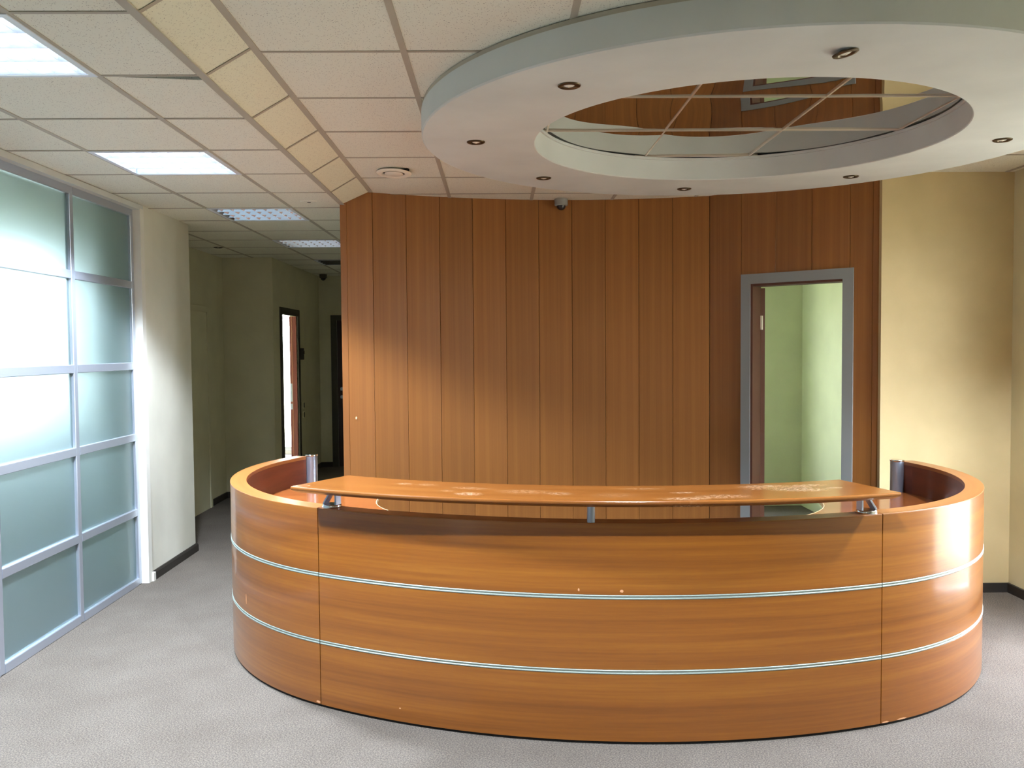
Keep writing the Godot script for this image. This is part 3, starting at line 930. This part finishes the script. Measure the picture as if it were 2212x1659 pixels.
# ---------------------------------------------------------------- corridor beyond the pier
func build_corridor() -> void:
	solo("wall_corridor_left", slab(MB.new(), Vector2(-2.97, 7.05), Vector2(-2.97, 9.7), Vector2(-0.1, 0), 0, TOP), M.corridor, "dim painted wall on the left of the corridor", "wall", "", "structure")
	solo("wall_corridor_end", slab(MB.new(), Vector2(-2.97, 9.6), Vector2(-2.43, 9.6), Vector2(0, 0.1), 0, TOP), M.corridor, "short dim wall facing us in the corridor, left of the open door", "wall", "", "structure")
	solo("wall_corridor_far", slab(MB.new(), Vector2(-2.43, 9.7), Vector2(-2.43, 12.17), Vector2(-0.09, 0), 0, TOP, [[0.27, 1.04, 0, 2.025]]), M.corridor, "dim corridor wall that holds the bright open doorway", "wall", "", "structure")
	solo("wall_corridor_back", slab(MB.new(), Vector2(-2.43, 12.07), Vector2(-0.97, 12.07), Vector2(0, 0.1), 0, TOP, [[0.24, 1.06, 0, 2.02]]), M.corridor, "dim wall at the far end of the corridor", "wall", "", "structure")
	solo("wall_corridor_right", slab(MB.new(), Vector2(-1.06, 6.3), Vector2(-1.06, 12.17), Vector2(0.1, 0), 0, TOP), M.corridor, "corridor wall behind the wood panelling", "wall", "", "structure")
	var bb := MB.new()
	bb.rect(-2.97, -2.955, 7.05, 9.6, 0, 0.065).rect(-2.955, -2.43, 9.585, 9.6, 0, 0.065).rect(-2.43, -2.415, 10.82, 12.07, 0, 0.065).rect(-2.415, -2.27, 12.055, 12.07, 0, 0.065).rect(-2.969, -2.45, 7.05, 7.065, 0, 0.065)
	solo("baseboard_corridor", bb, M.baseboard, "dark baseboard round the corridor walls", "baseboard", "", "structure")
	# built-in cupboard door, painted like the wall
	var cd := struct("door_2", "faint wall-coloured cupboard door at the near left of the dark corridor", "door", Vector3(-2.97, 0, -8.58))
	part("door_leaf", MB.new().bar(Vector3(0.012, 1.0, 0.0), Vector3(0.012, 0, 0), Vector3(0, 0, 0.40), Vector3(0, 1.0, 0), 0.003), M.corridor, cd)
	part("casing", MB.new().bar(Vector3(0.016, 2.03, 0), Vector3(0.016, 0, 0), Vector3(0, 0.03, 0), Vector3(0, 0, 0.46), 0.003), M.corridor, cd)
	for s in [-1, 1]:
		part("casing", MB.new().bar(Vector3(0.016, 1.0, s * 0.43), Vector3(0.016, 0, 0), Vector3(0, 0, 0.03), Vector3(0, 1.0, 0), 0.003), M.corridor, cd)
	# half-open door to the bright room
	var d := struct("door_3", "open dark-framed doorway in the corridor with red-brown jamb and glaring bright room behind", "door", Vector3(-2.43, 0, -10.355))
	var y1 := 2.015
	for z in [9.925, 10.785]:
		part("casing", MB.new().bar(Vector3(0.003, y1 / 2, 10.355 - z), Vector3(0.012, 0, 0), Vector3(0, 0, 0.045), Vector3(0, y1 / 2, 0), 0.003), M.frame_dark, d)
	part("casing", MB.new().bar(Vector3(0.003, y1 + 0.04, 0), Vector3(0.012, 0, 0), Vector3(0, 0.04, 0), Vector3(0, 0, 0.475), 0.003), M.frame_dark, d)
	part("jamb", MB.new().bar(Vector3(-0.05, y1 / 2, 10.355 - 9.976), Vector3(0.042, 0, 0), Vector3(0, 0, 0.006), Vector3(0, y1 / 2, 0)), M.frame_dark, d)
	var jb := part("jamb", MB.new().bar(Vector3(-0.05, y1 / 2, 10.355 - 10.734), Vector3(0.042, 0, 0), Vector3(0, 0, 0.006), Vector3(0, y1 / 2, 0)), M.leaf_red, d, "red-brown jamb with strike plates")
	for q in [[1.09, 0.11], [0.92, 0.035]]:
		part("strike_plate", MB.new().bar(Vector3(-0.078, q[0], 10.355 - 10.7265), Vector3(0.011, 0, 0), Vector3(0, 0, 0.0015), Vector3(0, q[1], 0)), M.steel, jb)
	part("stop_strip", MB.new().bar(Vector3(-0.062, y1 / 2, 10.355 - 10.7255), Vector3(0.003, 0, 0), Vector3(0, 0, 0.0025), Vector3(0, y1 / 2, 0)), M.chip, jb)
	# the bright room
	var br := MB.new()
	slab(br, Vector2(-5.0, 13.6), Vector2(-2.52, 13.6), Vector2(0, 0.1), 0, TOP, [[0.25, 2.3, 0.05, 2.55]])
	slab(br, Vector2(-5.0, 9.8), Vector2(-5.0, 13.7), Vector2(-0.1, 0), 0, TOP)
	slab(br, Vector2(-5.0, 9.8), Vector2(-2.97, 9.8), Vector2(0, -0.1), 0, TOP)
	slab(br, Vector2(-2.43, 12.17), Vector2(-2.43, 13.7), Vector2(-0.09, 0), 0, TOP)
	solo("wall_bright_room", br, M.bright_room, "white walls of the bright room behind the open corridor doorway", "wall", "", "structure")
	solo("ceiling_bright_room", MB.new().rect(-5.0, -2.53, 9.8, 13.6, 2.7, 2.74), M.plaster, "white ceiling of the bright room off the corridor", "ceiling", "", "structure")
	window("window_5", "glaring window of the bright room, seen through the open corridor doorway", Vector2(-4.75, 13.65), Vector2(-2.7, 13.65), 0.05, 2.55, 2)
	# dark closed door at the end
	var e := struct("door_4", "dark brown closed door at the corridor's far end, cut by the wood wall's edge", "door", Vector3(-1.78, 0, -12.07))
	part("door_leaf", MB.new().bar(Vector3(0, 1.01, -0.025), Vector3(0, 0, 0.02), Vector3(0.409, 0, 0), Vector3(0, 1.009, 0), 0.003), M.leaf_dark, e)
	for s in [-1, 1]:
		part("casing", MB.new().bar(Vector3(s * 0.45, 1.005, 0.008), Vector3(0, 0, 0.012), Vector3(0.04, 0, 0), Vector3(0, 1.005, 0), 0.003), M.frame_dark, e)
	part("casing", MB.new().bar(Vector3(0, 2.045, 0.008), Vector3(0, 0, 0.012), Vector3(0, 0.035, 0), Vector3(0.49, 0, 0), 0.003), M.frame_dark, e)
	for y in [0.96, 1.07]:
		part("lock_rosette", MB.new().bar(Vector3(-0.35, y, 0.005), Vector3(0.022, 0, 0), Vector3(0, 0.022, 0), Vector3(0, 0, 0.006), 0.008), M.steel, e)

# ---------------------------------------------------------------- reception counter
func build_desk() -> void:
	var base := Vector3(0.6, 0, -4.6)
	var desk := thing("reception_desk", "curved orange-brown wood veneer reception counter with silver inlay strips and raised shelf", "counter", base)
	var off := Vector2(0.6, 4.6)
	var cl := Vector2(-0.032, 5.172) - off
	var cr := Vector2(1.180, 4.953) - off
	var c0 := DESK_C - off
	var secs := [[cl, 1.48, 152.6, 238.4, 72, 0.0], [c0, DESK_R, 238.4, 287.85, 72, 2.317], [cr, 1.40, -72.15, 14.3, 72, 4.829]]
	var bands := [[0.012, 0.2885], [0.3075, 0.5945], [0.6135, 0.9025]]
	for si in 3:
		var s: Array = secs[si]
		var gap := rad_to_deg(0.0024 / s[1])
		var a0: float = s[2] + (gap if si > 0 else 0.0)
		var a1: float = s[3] - (gap if si < 2 else 0.0)
		var a := arc(s[0], s[1], a0, a1, s[4])
		for b in bands:
			var m := MB.new().sweep(a[0], a[1], PackedVector2Array([Vector2(0, b[0] + 0.001), Vector2(0, b[1] - 0.001), Vector2(-0.001, b[1]), Vector2(-0.02, b[1]), Vector2(-0.02, b[0]), Vector2(-0.001, b[0])]))
			for i in m.t.size():   # grain follows the height on the face
				m.t[i] = Vector2((m.t[i].x + s[5]) / 6.94, 1.0 - (m.v[i].y) / 0.93)
			part("veneer_panel", m, M.veneer, desk)
		for y in [0.298, 0.604]:
			part("inlay_strip", MB.new().sweep(a[0], a[1], PackedVector2Array([Vector2(-0.012, y - 0.009), Vector2(0.0005, y - 0.009), Vector2(0.0022, y - 0.007), Vector2(0.0022, y - 0.004), Vector2(0.0, y - 0.002), Vector2(0.0, y + 0.002), Vector2(0.0022, y + 0.004), Vector2(0.0022, y + 0.007), Vector2(0.0005, y + 0.009), Vector2(-0.012, y + 0.009)])), M.inlay, desk)
		var rim := MB.new().sweep(a[0], a[1], PackedVector2Array([Vector2(0.0, 0.9026), Vector2(0.0, 0.9045), Vector2(-0.001, 0.9055), Vector2(-0.084, 0.9055), Vector2(-0.085, 0.9045), Vector2(-0.085, 0.886), Vector2(-0.0205, 0.886), Vector2(-0.0205, 0.9026)]))
		for i in rim.t.size():
			rim.t[i] = Vector2(rim.t[i].x / 2.4, rim.t[i].y * 4.0)
		part("top_rim", rim, M.rim, desk)
		part("core", MB.new().sweep(a[0], a[1], PackedVector2Array([Vector2(-0.0205, 0.02), Vector2(-0.0205, 0.885), Vector2(-0.066, 0.885), Vector2(-0.066, 0.02)])), M.leaf_dark, desk)
		part("plinth", MB.new().sweep(a[0], a[1], PackedVector2Array([Vector2(-0.006, 0.0), Vector2(-0.006, 0.0115), Vector2(-0.06, 0.0115), Vector2(-0.06, 0.0)])), M.dark, desk)
		var inner := MB.new().sweep(a[0], a[1], PackedVector2Array([Vector2(-0.0665, 0.0), Vector2(-0.0665, 0.8855), Vector2(-0.084, 0.8855), Vector2(-0.084, 0.0)]))
		part("inner_panel", inner, M.inner_wood, desk)
	# worktop inside
	var poly := PackedVector2Array()
	for s in secs:
		var a := arc(s[0], s[1] - 0.0845, s[2] + 2.0, s[3] - 2.0, 30)
		poly.append_array(a[0])
	var cut := [Vector2(1.90, 5.28), Vector2(1.88, 5.12), Vector2(1.844, 4.933), Vector2(1.806, 4.804), Vector2(1.736, 4.683), Vector2(1.63, 4.57), Vector2(1.45, 4.46), Vector2(1.1, 4.37), Vector2(0.6, 4.34), Vector2(0.1, 4.40), Vector2(-0.25, 4.53), Vector2(-0.5, 4.70), Vector2(-0.60, 4.82), Vector2(-0.655, 4.912), Vector2(-0.695, 5.017), Vector2(-0.715, 5.13), Vector2(-0.73, 5.4), Vector2(-0.76, 5.86)]
	var curve := Curve2D.new()
	for i in cut.size():
		var prev: Vector2 = cut[maxi(i - 1, 0)]
		var next: Vector2 = cut[mini(i + 1, cut.size() - 1)]
		var tan_ := (next - prev) / 6.0
		curve.add_point(cut[i] - off, -tan_, tan_)
	var inside := curve.tessellate(4, 2.0)
	poly.append_array(inside)
	var top := part("worktop", MB.new().prism(poly, 0.697, 0.72, true), M.worktop, desk)
	var nor := PackedVector2Array()
	for i in inside.size():
		var e := (inside[mini(i + 1, inside.size() - 1)] - inside[maxi(i - 1, 0)]).normalized()
		nor.append(Vector2(e.y, -e.x))
	part("edge_band", MB.new().sweep(inside, nor, PackedVector2Array([Vector2(-0.002, 0.6965), Vector2(0.002, 0.6965), Vector2(0.002, 0.7208), Vector2(-0.002, 0.7208)])), M.edge, top, "pale edge banding")
	for q in [Vector2(-0.95, 5.5), Vector2(2.0, 5.0), Vector2(0.6, 4.2)]:
		part("worktop_leg", MB.new().lathe(PackedVector2Array([Vector2(0.0, 0.0), Vector2(0.03, 0.0), Vector2(0.03, 0.6965), Vector2(0.0, 0.6965)]), MB.p(q - off, 0), 20), M.steel, desk)
	# end posts
	for q in [Vector2(-1.243, 5.848), Vector2(2.428, 5.272)]:
		var c := MB.p(q - off, 0)
		var post := part("end_post", MB.new().lathe(PackedVector2Array([Vector2(0.0, 0.0), Vector2(0.039, 0.0), Vector2(0.039, 0.905), Vector2(0.0, 0.905)]), c, 32), M.steel, desk)
		part("post_cap", MB.new().lathe(PackedVector2Array([Vector2(0.0, 0.9051), Vector2(0.041, 0.9051), Vector2(0.0425, 0.907), Vector2(0.0425, 0.913), Vector2(0.040, 0.916), Vector2(0.0, 0.9165)]), c, 32), M.chrome, post)
	# raised shelf
	var sa := arc(c0, DESK_R, 238.0, 287.15, 80)
	var sh := MB.new().sweep(sa[0], sa[1], PackedVector2Array([Vector2(-0.225, 0.990), Vector2(0.105, 0.990), Vector2(0.137, 1.004), Vector2(0.1415, 1.007), Vector2(0.143, 1.011), Vector2(0.143, 1.0155), Vector2(0.1415, 1.0185), Vector2(0.138, 1.020), Vector2(-0.230, 1.020), Vector2(-0.235, 1.016), Vector2(-0.235, 0.997)]))
	for i in sh.t.size():
		var rr := Vector2(sh.v[i].x, -sh.v[i].z).distance_to(c0)
		sh.t[i] = Vector2(sh.t[i].x / 2.50, clampf((DESK_R + 0.143 - rr) / 0.378, 0.01, 0.99))
	part("raised_shelf", sh, M.shelf, desk)
	# shelf brackets: disc, slanting blade and upright blade
	for b in [[239.3, 1.0], [286.95, -1.0]]:
		var ang := deg_to_rad(b[0])
		var rd := Vector2(cos(ang), sin(ang))
		var at := c0 + rd * (DESK_R - 0.045)
		var tang: Vector3 = MB.p(Vector2(-rd.y, rd.x), 0) * b[1]   # from the disc towards the middle of the counter
		var rad3 := MB.p(rd, 0)
		var o := MB.p(at, 0.9056)
		var br := part("bracket_disc", MB.new().lathe(PackedVector2Array([Vector2(0.0, 0.0), Vector2(0.044, 0.0), Vector2(0.045, 0.002), Vector2(0.045, 0.004), Vector2(0.0425, 0.0045), Vector2(0.0425, 0.0125), Vector2(0.041, 0.0145), Vector2(0.0, 0.0145)]), o, 36), M.chrome, desk)
		var p0: Vector3 = o - tang * 0.038 + Vector3.UP * 0.0145
		var p1: Vector3 = o + tang * 0.012 + Vector3.UP * 0.084
		var ax: Vector3 = p1 - p0
		part("bracket_blade", MB.new().bar((p0 + p1) / 2, rad3 * 0.017, ax.cross(rad3).normalized() * 0.0045, ax / 2, 0.001), M.steel, br)
		part("bracket_blade", MB.new().bar(o + tang * 0.033 + Vector3.UP * 0.049, rad3 * 0.017, tang * 0.005, Vector3.UP * 0.0345, 0.001), M.steel, br)
		part("bracket_plate", MB.new().bar(o + tang * 0.015 + Vector3.UP * 0.0825, rad3 * 0.02, tang * 0.03, Vector3.UP * 0.0018), M.steel, br)
	var pang := deg_to_rad(263.2)
	var pc := c0 + Vector2(cos(pang), sin(pang)) * (DESK_R - 0.019)
	part("shelf_post", MB.new().lathe(PackedVector2Array([Vector2(0.0, 0.9056), Vector2(0.0165, 0.9056), Vector2(0.0165, 0.9898), Vector2(0.0, 0.9898)]), MB.p(pc, 0), 28), M.steel, desk)
	# chips in the veneer (position along the centre arc or the left arc, height, size)
	for k in [[cl, 1.48, 214.0, 0.375, 0.006, 0.03], [c0, DESK_R, 238.1, 0.022, 0.014, 0.006], [c0, DESK_R, 246.8, 0.07, 0.005, 0.004], [c0, DESK_R, 265.6, 0.63, 0.008, 0.007], [c0, DESK_R, 262.2, 0.633, 0.004, 0.007], [cr, 1.40, -71.2, 0.016, 0.02, 0.004], [cr, 1.40, -67.5, 0.016, 0.03, 0.004]]:
		var ang := deg_to_rad(k[2])
		var rd := Vector2(cos(ang), sin(ang))
		var o := MB.p(k[0] + rd * (k[1] + 0.0004), k[3])
		var tx := MB.p(Vector2(-rd.y, rd.x), 0)
		var m := MB.new()
		var ring := [Vector2(-1, -0.2), Vector2(-0.3, -0.8), Vector2(0.6, -0.9), Vector2(1, 0.1), Vector2(0.3, 0.9), Vector2(-0.5, 0.7)]
		for i in ring.size():
			var a: Vector2 = ring[i]
			var b: Vector2 = ring[(i + 1) % ring.size()]
			m.tri(o + MB.p(rd, 0) * 0.0004, o + tx * a.x * k[4] + Vector3.UP * a.y * k[5], o + tx * b.x * k[4] + Vector3.UP * b.y * k[5])
		part("veneer_chip", m, M.chip, desk, "pale chip in the veneer")

# ---------------------------------------------------------------- lamps, diffuser, cameras
func ceiling_lamp(at: Vector3, label: String, lit: bool, blades: Material = null, power := 13.0, size := 0.1) -> void:
	var l := thing("ceiling_lamp", label, "ceiling lamp", at, "louvred square lamps in the ceiling grid")
	# open-bottomed housing
	var h := MB.new()
	for s in [-1, 1]:
		h.bar(Vector3(s * 0.293, 0.045, 0), Vector3(0.004, 0, 0), Vector3(0, 0.045, 0), Vector3(0, 0, 0.297))
		h.bar(Vector3(0, 0.045, s * 0.293), Vector3(0, 0, 0.004), Vector3(0, 0.045, 0), Vector3(0.289, 0, 0))
	h.bar(Vector3(0, 0.092, 0), Vector3(0.297, 0, 0), Vector3(0, 0.002, 0), Vector3(0, 0, 0.297))
	part("housing", h, M.lamp_white, l)
	var fr := MB.new()
	for s in [-1, 1]:
		fr.bar(Vector3(s * 0.287, -0.001, 0), Vector3(0.012, 0, 0), Vector3(0, 0.0025, 0), Vector3(0, 0, 0.299))
		fr.bar(Vector3(0, -0.001, s * 0.287), Vector3(0, 0, 0.012), Vector3(0, 0.0025, 0), Vector3(0.275, 0, 0))
	part("frame", fr, M.lamp_white, l)
	# parabolic trough sides run across, cross blades along the depth
	for i in 5:
		var z := -0.275 + 0.1375 * i
		var m := MB.new()
		var w := 0.016
		m.sweep(PackedVector2Array([Vector2(-0.275, -z), Vector2(0.275, -z)]), PackedVector2Array([Vector2(0, 1), Vector2(0, 1)]), PackedVector2Array([Vector2(-0.002, 0.0), Vector2(0.002, 0.0), Vector2(0.006, 0.012), Vector2(w * 0.75, 0.03), Vector2(w, 0.05), Vector2(-w, 0.05), Vector2(-w * 0.75, 0.03), Vector2(-0.006, 0.012)]), false, true)
		part("louvre_blade", m, M.louvre_lit if lit else blades, l)
	for j in 4:
		for i in 7:
			var x := -0.236 + 0.0787 * i
			var zc := -0.275 + 0.1375 * (j + 0.5)
			var m := MB.new()
			m.sweep(PackedVector2Array([Vector2(x, -zc - 0.062), Vector2(x, -zc + 0.062)]), PackedVector2Array([Vector2(1, 0), Vector2(1, 0)]), PackedVector2Array([Vector2(-0.001, 0.004), Vector2(0.001, 0.004), Vector2(0.006, 0.034), Vector2(-0.006, 0.034)]))
			part("louvre_blade", m, M.louvre_lit if lit else blades, l)
		part("tube", MB.new().tube(PackedVector3Array([Vector3(-0.28, 0.066, -0.275 + 0.1375 * (j + 0.5)), Vector3(0.28, 0.066, -0.275 + 0.1375 * (j + 0.5))]), 0.013, 12), M.tube_lit if lit else M.tube, l)
	if lit:
		# the louvre cuts the light off at about sixty degrees from straight down
		var a := SpotLight3D.new()
		a.name = "lamp_light"
		a.light_color = Color(0.88, 0.93, 1.0)
		a.light_energy = power
		a.light_size = size
		a.spot_angle = 66.0
		a.spot_angle_attenuation = 0.32
		a.spot_range = 20.0
		a.spot_attenuation = 2.0
		a.shadow_enabled = true
		a.rotation = Vector3(-PI / 2, 0, 0)
		a.position = Vector3(0, -0.02, 0)
		l.add_child(a)

func build_fittings() -> void:
	var say := ["square louvred ceiling lamp at the upper left picture edge, glowing white", "glowing white square louvred ceiling lamp nearest above the frosted glass partition", "unlit square louvred ceiling lamp in front of the dark corridor", "unlit louvred ceiling lamp inside the corridor, touching the wood wall's edge", "dark unlit louvred lamp deepest in the corridor"]
	var rows := [-1, 2, 5, 8, 11]
	for i in 5:
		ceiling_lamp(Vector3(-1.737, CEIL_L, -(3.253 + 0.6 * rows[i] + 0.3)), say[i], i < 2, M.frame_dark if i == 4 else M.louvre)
	ceiling_lamp(Vector3(2.965, CEIL_R, -2.998), "lit square louvred ceiling lamp on the right, just outside the picture beside the dropped ring", true, null, 8.5)
	ceiling_lamp(Vector3(0.565, CEIL_R, -1.798), "lit square louvred ceiling lamp over the counter's front, just above the picture", true, null, 9.0, 0.03)
	# round air diffuser
	var d := thing("air_diffuser", "round cream plastic air valve in the ceiling tile left of the ring", "vent", Vector3(-0.624, CEIL_R, -5.46))
	part("outer_ring", MB.new().lathe(PackedVector2Array([Vector2(0.068, -0.004), Vector2(0.074, -0.011), Vector2(0.090, -0.013), Vector2(0.103, -0.009), Vector2(0.108, -0.003), Vector2(0.068, -0.001)]), Vector3.ZERO, 40), M.plastic, d)
	part("throat", MB.new().lathe(PackedVector2Array([Vector2(0.0, 0.006), Vector2(0.0675, -0.002), Vector2(0.0675, 0.006)]), Vector3.ZERO, 32), M.frame_dark, d)
	part("disc", MB.new().lathe(PackedVector2Array([Vector2(0.0, -0.0135), Vector2(0.050, -0.0125), Vector2(0.058, -0.009), Vector2(0.056, -0.005), Vector2(0.0, -0.003)]), Vector3.ZERO, 32), M.plastic, d)
	part("ceiling_hole", MB.new().lathe(PackedVector2Array([Vector2(0.0, 0.0135), Vector2(0.104, 0.0135), Vector2(0.104, 0.0155)]), Vector3(-0.008, 0, 0.026), 32), M.dark, d)
	d.rotation = Vector3(-0.07, 0, -0.03)
	d.position.y -= 0.013
	var rc := thing("round_cover", "faint flat round cover in the corner tile just left of the wood wall's top", "ceiling cover", Vector3(-1.262, CEIL_L + 0.003, -6.0))
	part("plate", MB.new().lathe(PackedVector2Array([Vector2(0.0, -0.005), Vector2(0.05, -0.005), Vector2(0.056, -0.003), Vector2(0.058, 0.0)]), Vector3.ZERO, 28), M.tile, rc)
	part("screw", MB.new().lathe(PackedVector2Array([Vector2(0.0, -0.008), Vector2(0.012, -0.007), Vector2(0.014, -0.005)]), Vector3.ZERO, 14), M.frame_dark, rc)
	# dome cameras
	for q in [[Vector3(0.484, CEIL_R, -6.525), "small grey dome camera under the ceiling at the top of the wood wall", M.camera_body], [Vector3(-2.30, CEIL_L, -11.75), "dark dome camera on the ceiling at the corridor's far end", M.frame_dark]]:
		var k := thing("dome_camera", q[1], "camera", q[0])
		part("camera_base", MB.new().lathe(PackedVector2Array([Vector2(0.0, -0.05), Vector2(0.044, -0.05), Vector2(0.048, -0.046), Vector2(0.05, 0.0), Vector2(0.0, 0.0)]), Vector3.ZERO, 28), q[2], k)
		var prof := PackedVector2Array()
		for i in 9:
			var a := PI / 2 * i / 8.0
			prof.append(Vector2(sin(a) * 0.034, -0.05 - cos(a) * 0.032))
		part("dome", MB.new().lathe(prof, Vector3.ZERO, 28), M.dome, k)
	downlight(Vector3(-2.70, CEIL_L + 0.003, -8.62), "small dark round downlight in the corridor ceiling, left of the lamps", "", M.frame_dark)
	# switches beside the bright door and a small holder above
	for q in [[0.92, "upper light switch plate on the corridor wall right of the bright door"], [0.80, "lower light switch plate on the corridor wall right of the bright door"]]:
		var s := thing("light_switch", q[1], "switch", Vector3(-2.43, q[0], -11.0), "switch plates by the bright door")
		part("plate", MB.new().bar(Vector3(0.006, 0, 0), Vector3(0.005, 0, 0), Vector3(0, 0, 0.04), Vector3(0, 0.04, 0), 0.002), M.corridor, s)
		part("rocker", MB.new().bar(Vector3(0.012, 0, 0), Vector3(0.003, 0, 0), Vector3(0, 0, 0.022), Vector3(0, 0.03, 0), 0.001), M.frame_dark, s)
	var hold := thing("wall_sensor", "small dark box on the corridor wall beside the bright door's upper half", "sensor", Vector3(-2.43, 1.56, -10.9))
	part("body", MB.new().bar(Vector3(0.022, 0, 0), Vector3(0.02, 0, 0), Vector3(0, 0, 0.02), Vector3(0, 0.07, 0), 0.004), M.frame_dark, hold)
	part("clip", MB.new().bar(Vector3(0.045, 0.02, 0), Vector3(0.004, 0, 0), Vector3(0, 0, 0.012), Vector3(0, 0.02, 0), 0.001), M.leaf_dark, hold)
